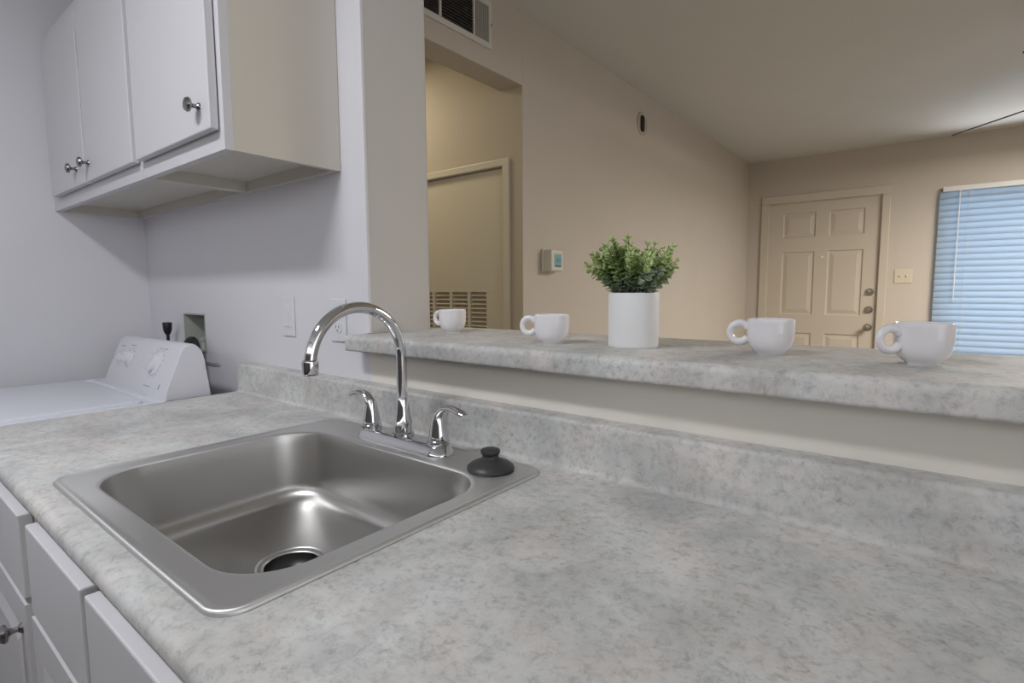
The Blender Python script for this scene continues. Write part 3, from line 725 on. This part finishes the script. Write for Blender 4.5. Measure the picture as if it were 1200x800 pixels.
tube(bm, [(-2.322, 0.795, -0.153), (-2.322, 0.795, -0.25), (-2.33, 0.79, -0.5), (-2.33, 0.785, -0.9)], 0.006, 8)
obj('hose_cap', bm, blackp, None, True, 'small black capped hose end standing up behind the washer console', 'hose end')
bm = B(); tube(bm, [(-2.085, 0.829, -0.250), (-2.07, 0.829, -0.252), (-2.01, 0.829, -0.253), (-1.985, 0.832, -0.252)], 0.0025, 6)
obj('thin_cord', bm, greyp, None, True, 'thin grey cord against the wall right of the washer console', 'cord')

# ------------------------------------------------------------------ cups and plant on the ledge
def coffee_cup(label, loc):
    t = thing('coffee_cup', label, 'cup', loc, 'white cups in a row on the bar ledge'); bx, by, bz = loc
    bm = B()
    prof = [(0, 0.003), (0.0165, 0.003), (0.0175, 0.0), (0.0195, 0.0), (0.0205, 0.0025), (0.0255, 0.0060), (0.0300, 0.0115), (0.0330, 0.0180), (0.0348, 0.0260), (0.0355, 0.034)]
    for i in range(5):      # faint turning rings
        prof += [(0.0356, 0.0355 + i * 0.0036), (0.03585, 0.0373 + i * 0.0036)]
    prof += [(0.0357, 0.0560), (0.0354, 0.0580), (0.0345, 0.0588), (0.0332, 0.0578), (0.0327, 0.048), (0.0320, 0.034), (0.030, 0.021), (0.0265, 0.0135), (0.019, 0.0085), (0.008, 0.0065), (0, 0.006)]
    lathe(bm, prof, (bx, by, bz), (0, 0, 1), 48); obj('cup_body', bm, ceram, t, True)
    bm = B(); Rr = []
    P_ = []
    for i in range(29):
        a = math.radians(150 - 300 * i / 28)      # opens towards the body (at 180 degrees)
        P_.append((bx + 0.0470 + 0.0150 * math.cos(a), by, bz + 0.0355 + 0.0155 * math.sin(a)))
        Rr.append(0.0053 + 0.0012 * abs(math.sin(a * 0.6)) )
    tube(bm, P_, Rr, 14, True, 1.0)
    obj('cup_handle', bm, ceram, t, True)
    return t
zl = LT
cups = [((-0.998, 1.010), 183, 'white cup at the left end of the ledge before the louvred closet door'),
        ((-0.612, 0.905), 203, 'white cup just left of the potted plant'),
        ((-0.212, 0.955), 194, 'white cup standing before the entry door, right of the potted plant'),
        ((-0.012, 0.960), 218, 'white cup nearest the window blinds, at the right end of the row')]
c0 = coffee_cup(cups[0][2], (cups[0][0][0], cups[0][0][1], zl))
c0.rotation_euler = (0, 0, math.radians(cups[0][1]))
for (x, y), ang, lab in cups[1:]:
    r = c0.copy(); COL.objects.link(r); r.location = (x, y, zl + K); r.rotation_euler = (0, 0, math.radians(ang)); r['label'] = lab
    for ch in list(c0.children):
        c = ch.copy(); COL.objects.link(c); c.parent = r

px_, py_ = -0.447, 0.935
pl = thing('potted_plant', 'small bushy green plant in a white cylinder pot on the bar ledge', 'potted plant', (px_, py_, zl))
bm = B(); lathe(bm, [(0, 0), (0.0445, 0), (0.0462, 0.002), (0.0465, 0.006), (0.0465, 0.1005), (0.0460, 0.102), (0.0440, 0.102), (0.0435, 0.1005), (0.0430, 0.088), (0, 0.088)], (px_, py_, zl), (0, 0, 1), 56); obj('pot', bm, potm, pl, True)
bm = B(); lathe(bm, [(0.0432, 0.086), (0.042, 0.092), (0.02, 0.095), (0, 0.095)], (px_, py_, zl), (0, 0, 1), 24); obj('soil', bm, soil, pl, True)
rnd = random.Random(11)
bs = B(); bf = B(); tone = bf.loops.layers.float_color.new('tone')
def leaf(c, dirv, nv, ln, wd, tn):
    d = dirv.normalized(); s = d.cross(nv).normalized(); n = s.cross(d)
    pts = [(0, 0, 0), (0.25, 0.36, 0.05), (0.6, 0.5, 0.03), (0.9, 0.28, -0.05), (1.0, 0, -0.1)]
    mid = [bf.verts.new(c + d * (ln * a) + n * (ln * h - ln * 0.10 * (1 if 0.1 < a < 0.95 else 0))) for a, w_, h in pts]
    for sg in (1, -1):
        ed = [bf.verts.new(c + d * (ln * a) + s * (sg * wd * w_) + n * (ln * h)) for a, w_, h in pts[1:4]]
        for f_ in ((mid[0], ed[0], mid[1]), (mid[1], ed[0], ed[1], mid[2]), (mid[2], ed[1], ed[2], mid[3]), (mid[3], ed[2], mid[4])):
            f = bf.faces.new(f_); f.smooth = True
            for l in f.loops: l[tone] = (tn, tn, tn, 1)
for k in range(72):
    az = rnd.uniform(0, 2 * PI); lean = rnd.uniform(0.02, 1.12) ** 0.8
    r0 = rnd.uniform(0.002, 0.034); base = Vector((px_ + r0 * math.cos(az), py_ + r0 * math.sin(az), zl + 0.088))
    ln = rnd.uniform(0.080, 0.120) * (1.0 - 0.10 * lean); P_ = []
    if k == 0: az, lean, ln = math.radians(150), 1.15, 0.125
    if k == 1: az, lean, ln = math.radians(-34), 1.12, 0.120
    inner = rnd.random() < 0.34
    if inner: ln *= 0.62
    pos = base.copy(); n = 12
    for i in range(n + 1):
        t_ = i / n; a = lean * (0.35 + 0.9 * t_)
        P_.append(pos.copy()); pos = pos + Vector((math.sin(a) * math.cos(az), math.sin(a) * math.sin(az), math.cos(a))) * (ln / n)
    tube(bs, P_, [0.0011 * (1 - 0.5 * i / n) for i in range(n + 1)], 5)
    for i in range(2 if inner else 4, n + 1):
        t = (P_[i] - P_[i - 1]).normalized(); a0 = rnd.uniform(0, PI); u = t.orthogonal().normalized()
        for s in (0, 1, 2):
            q = Matrix.Rotation(a0 + s * 2 * PI / 3, 3, t) @ u
            dv = (q * 0.95 + t * (0.55 if i < n else 1.6)); sz = rnd.uniform(0.0105, 0.0155) * (1.15 if i < n - 1 else 0.8)
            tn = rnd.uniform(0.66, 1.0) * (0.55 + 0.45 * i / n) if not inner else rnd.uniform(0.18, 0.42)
            leaf(P_[i], dv, t, sz, sz * 0.86, tn)
obj('stems', bs, stemm, pl, True)
o = obj('foliage', bf, leafm, pl, recalc=False)
